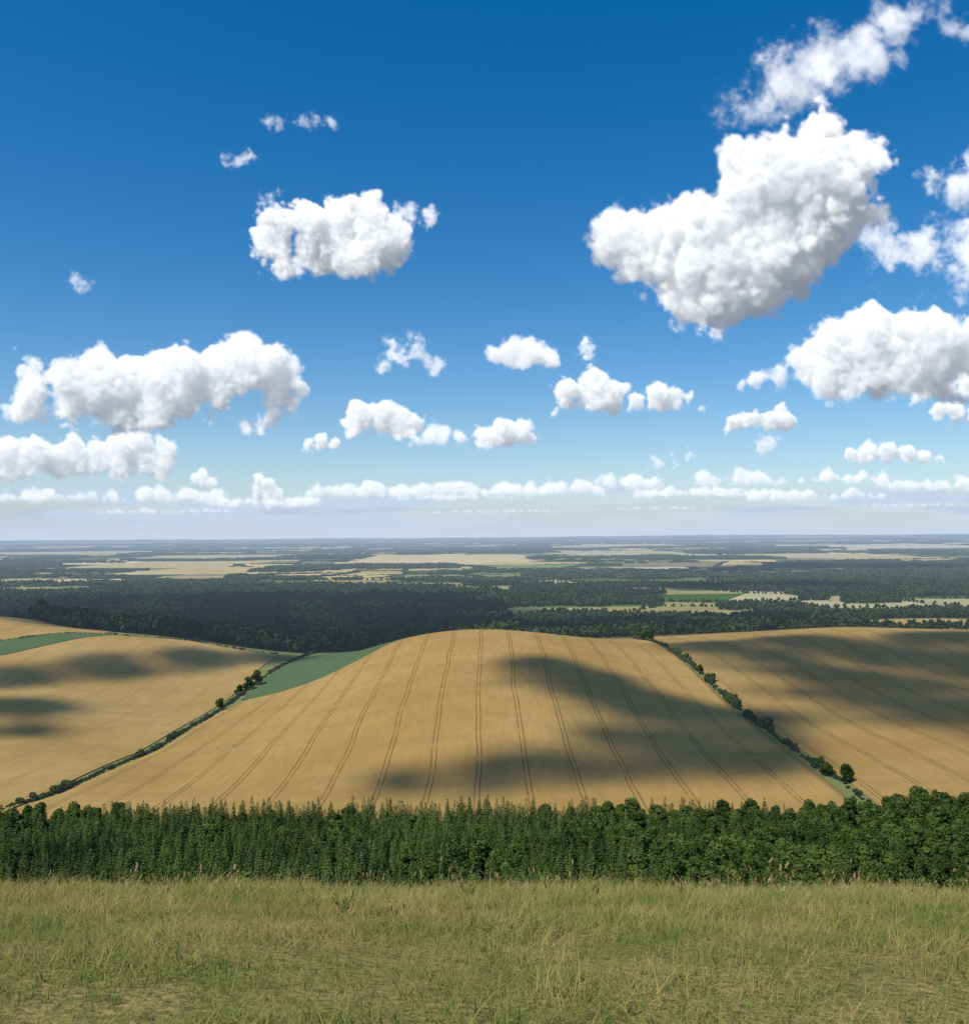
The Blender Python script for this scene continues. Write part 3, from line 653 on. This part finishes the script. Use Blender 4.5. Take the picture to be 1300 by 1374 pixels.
# dome mesh
azs=np.r_[np.arange(-40,-31,.12),np.arange(-31,31,.058),np.arange(31,40.1,.12)];els=np.arange(-.8,31.8,.058)
AZ,EL=np.meshgrid(np.radians(azs),np.radians(els));RD=95000.
V=np.stack([np.sin(AZ)*np.cos(EL),np.cos(AZ)*np.cos(EL),np.sin(EL)],-1)
te=V[...,0]/V[...,1]*F;tu=V[...,2]/V[...,1]*F
fx=np.clip(te-E0,0,cw-1.01);fy=np.clip(tu-U0,0,ch-1.01);ix=fx.astype(int);iy=fy.astype(int);fx=fx-ix;fy=fy-iy
def bil(a):
    gx,gy=(fx[...,None],fy[...,None]) if a.ndim==3 else (fx,fy)
    return (a[iy,ix]*(1-gx)+a[iy,ix+1]*gx)*(1-gy)+(a[iy+1,ix]*(1-gx)+a[iy+1,ix+1]*gx)*gy
ca=bil(canA);cc=bil(canC)/np.maximum(ca,1e-3)[...,None]
fade=1-sst(30.9,31.7,np.degrees(EL));fade=fade*(1-sst(38.5,40,np.abs(np.degrees(AZ))))
ca=np.clip(ca*fade,0,1)
m,nt=newmat('sky_with_cumulus');g=N(nt);at=g.a('ShaderNodeAttribute',attribute_name='cloud');e=g.a('ShaderNodeEmission');g.l(at.outputs['Color'],e.inputs[0])
tr=g.a('ShaderNodeBsdfTransparent');mx=g.a('ShaderNodeMixShader');g.l(at.outputs['Alpha'],mx.inputs[0]);g.l(tr.outputs[0],mx.inputs[1]);g.l(e.outputs[0],mx.inputs[2])
o=g.a('ShaderNodeOutputMaterial');g.l(mx.outputs[0],o.inputs[0]);nolight(m)
me=mesh_from('sky',(V*RD).reshape(-1,3),grid_faces(*AZ.shape)[:,::-1],[m],True)
at=me.attributes.new('cloud','FLOAT_COLOR','POINT');at.data.foreach_set('color',np.concatenate([cc,ca[...,None]],-1).astype(np.float32).ravel());link('sky',me)
# ------------------------------------------------------------------ unseen clouds overhead, placed and shaped for the shadows they cast
def mat_over():
    m,nt=newmat('shadow_cumulus');g=N(nt);ge=g.a('ShaderNodeNewGeometry')
    dt=g.a('ShaderNodeVectorMath',operation='DOT_PRODUCT');g.l(ge.outputs['Normal'],dt.inputs[0]);g.l(ge.outputs['Incoming'],dt.inputs[1])
    ns=g.noise(g.a('ShaderNodeTexCoord').outputs['Object'],.03,3,.6)
    lo=g.math('MULTIPLY',g.math('SUBTRACT',ns,.35),.6)
    a=g.step(dt.outputs['Value'],lo,g.math('ADD',lo,.85));a=g.math('MULTIPLY',a,.95)
    a=g.math('MULTIPLY',a,g.math('SUBTRACT',1.,ge.outputs['Backfacing']))
    d=diff(g,(.8,.8,.8));tr=g.a('ShaderNodeBsdfTransparent');mx=g.a('ShaderNodeMixShader');g.l(a,mx.inputs[0]);g.l(tr.outputs[0],mx.inputs[1]);g.l(d,mx.inputs[2])
    out=g.a('ShaderNodeOutputMaterial');g.l(mx.outputs[0],out.inputs[0]);return m
M_ov=mat_over()
import bmesh
bm=bmesh.new();bmesh.ops.create_icosphere(bm,subdivisions=3,radius=1.);bm.verts.ensure_lookup_table()
IV=np.array([p.co[:] for p in bm.verts]);IF=np.array([[q.index for q in p.verts] for p in bm.faces]);bm.free()
def shadow_cloud(lobes,alt=2500.,vox=9.):
    A=np.array(lobes,float);cx,cy=A[:,0].mean(),A[:,1].mean();gz=float(H(cx,cy)[0]);t=(alt-gz)/sv.z
    V=[];Fs=[];o=0
    for a,b,r in lobes:
        c=np.array([a-cx,b-cy,0.]);V.append(IV*r*[1,1,.7]+c);Fs.append(IF+o);o+=len(IV)
        for _ in range(5):
            d=rand_dirs(1)[0];r1=r*rng.uniform(.25,.5);V.append(IV*r1+c+d*r*[.85,.85,.5]);Fs.append(IF+o);o+=len(IV)
    me=mesh_from('cloud',np.concatenate(V),np.concatenate(Fs),[M_ov],True);ob=link('cloud',me);ob.location=(cx+sv.x*t,cy+sv.y*t,alt)
    r=ob.modifiers.new('merge','REMESH');r.mode='VOXEL';r.voxel_size=vox;r.use_smooth_shade=True
    s=ob.modifiers.new('soften','SMOOTH');s.iterations=4;s.factor=.7
shadow_cloud([(50,660,40),(75,610,48),(112,560,54),(95,510,54),(128,465,48),(85,462,44),(45,452,40),(0,444,34),(-45,438,26),(150,520,38),(175,560,36),(25,610,20)])
shadow_cloud([(210,830,50),(245,740,66),(280,650,76),(285,565,66),(330,760,66),(345,650,66),(390,700,76),(410,800,60),(430,600,66),(350,510,62),(225,640,42),(290,830,46),(300,490,40),(420,500,50),(230,560,34)])
shadow_cloud([(-215,885,36),(-275,850,46),(-335,795,50),(-195,898,26),(-385,745,48),(-440,710,44)])
shadow_cloud([(-335,640,44),(-385,610,56),(-430,640,56),(-295,570,26),(-330,540,24)])
shadow_cloud([(-600,1150,130),(-500,1080,100),(-420,1060,110),(-340,1040,90),(-260,1030,90),(-170,1050,100),(-90,1120,100),(-300,1200,160),(-480,1250,160),(-120,1300,150),(0,1250,110),(-650,1400,180),(-400,1450,200),(-150,1500,180),(-700,1700,200),(-450,1750,210),(-200,1750,190),(0,1550,130)],vox=16)
shadow_cloud([(130,1160,90),(270,1150,90),(400,1180,80),(200,1300,90),(400,1380,100)],vox=16)
shadow_cloud([(600,2350,150),(850,2300,150)],vox=22)
shadow_cloud([(900,3600,300),(1300,3900,330),(1700,3700,300)],vox=35)
shadow_cloud([(-300,370,30),(-200,300,28),(-240,330,26),(-120,280,20)])
scene.view_settings.view_transform='Standard';scene.view_settings.look='None';scene.view_settings.exposure=0
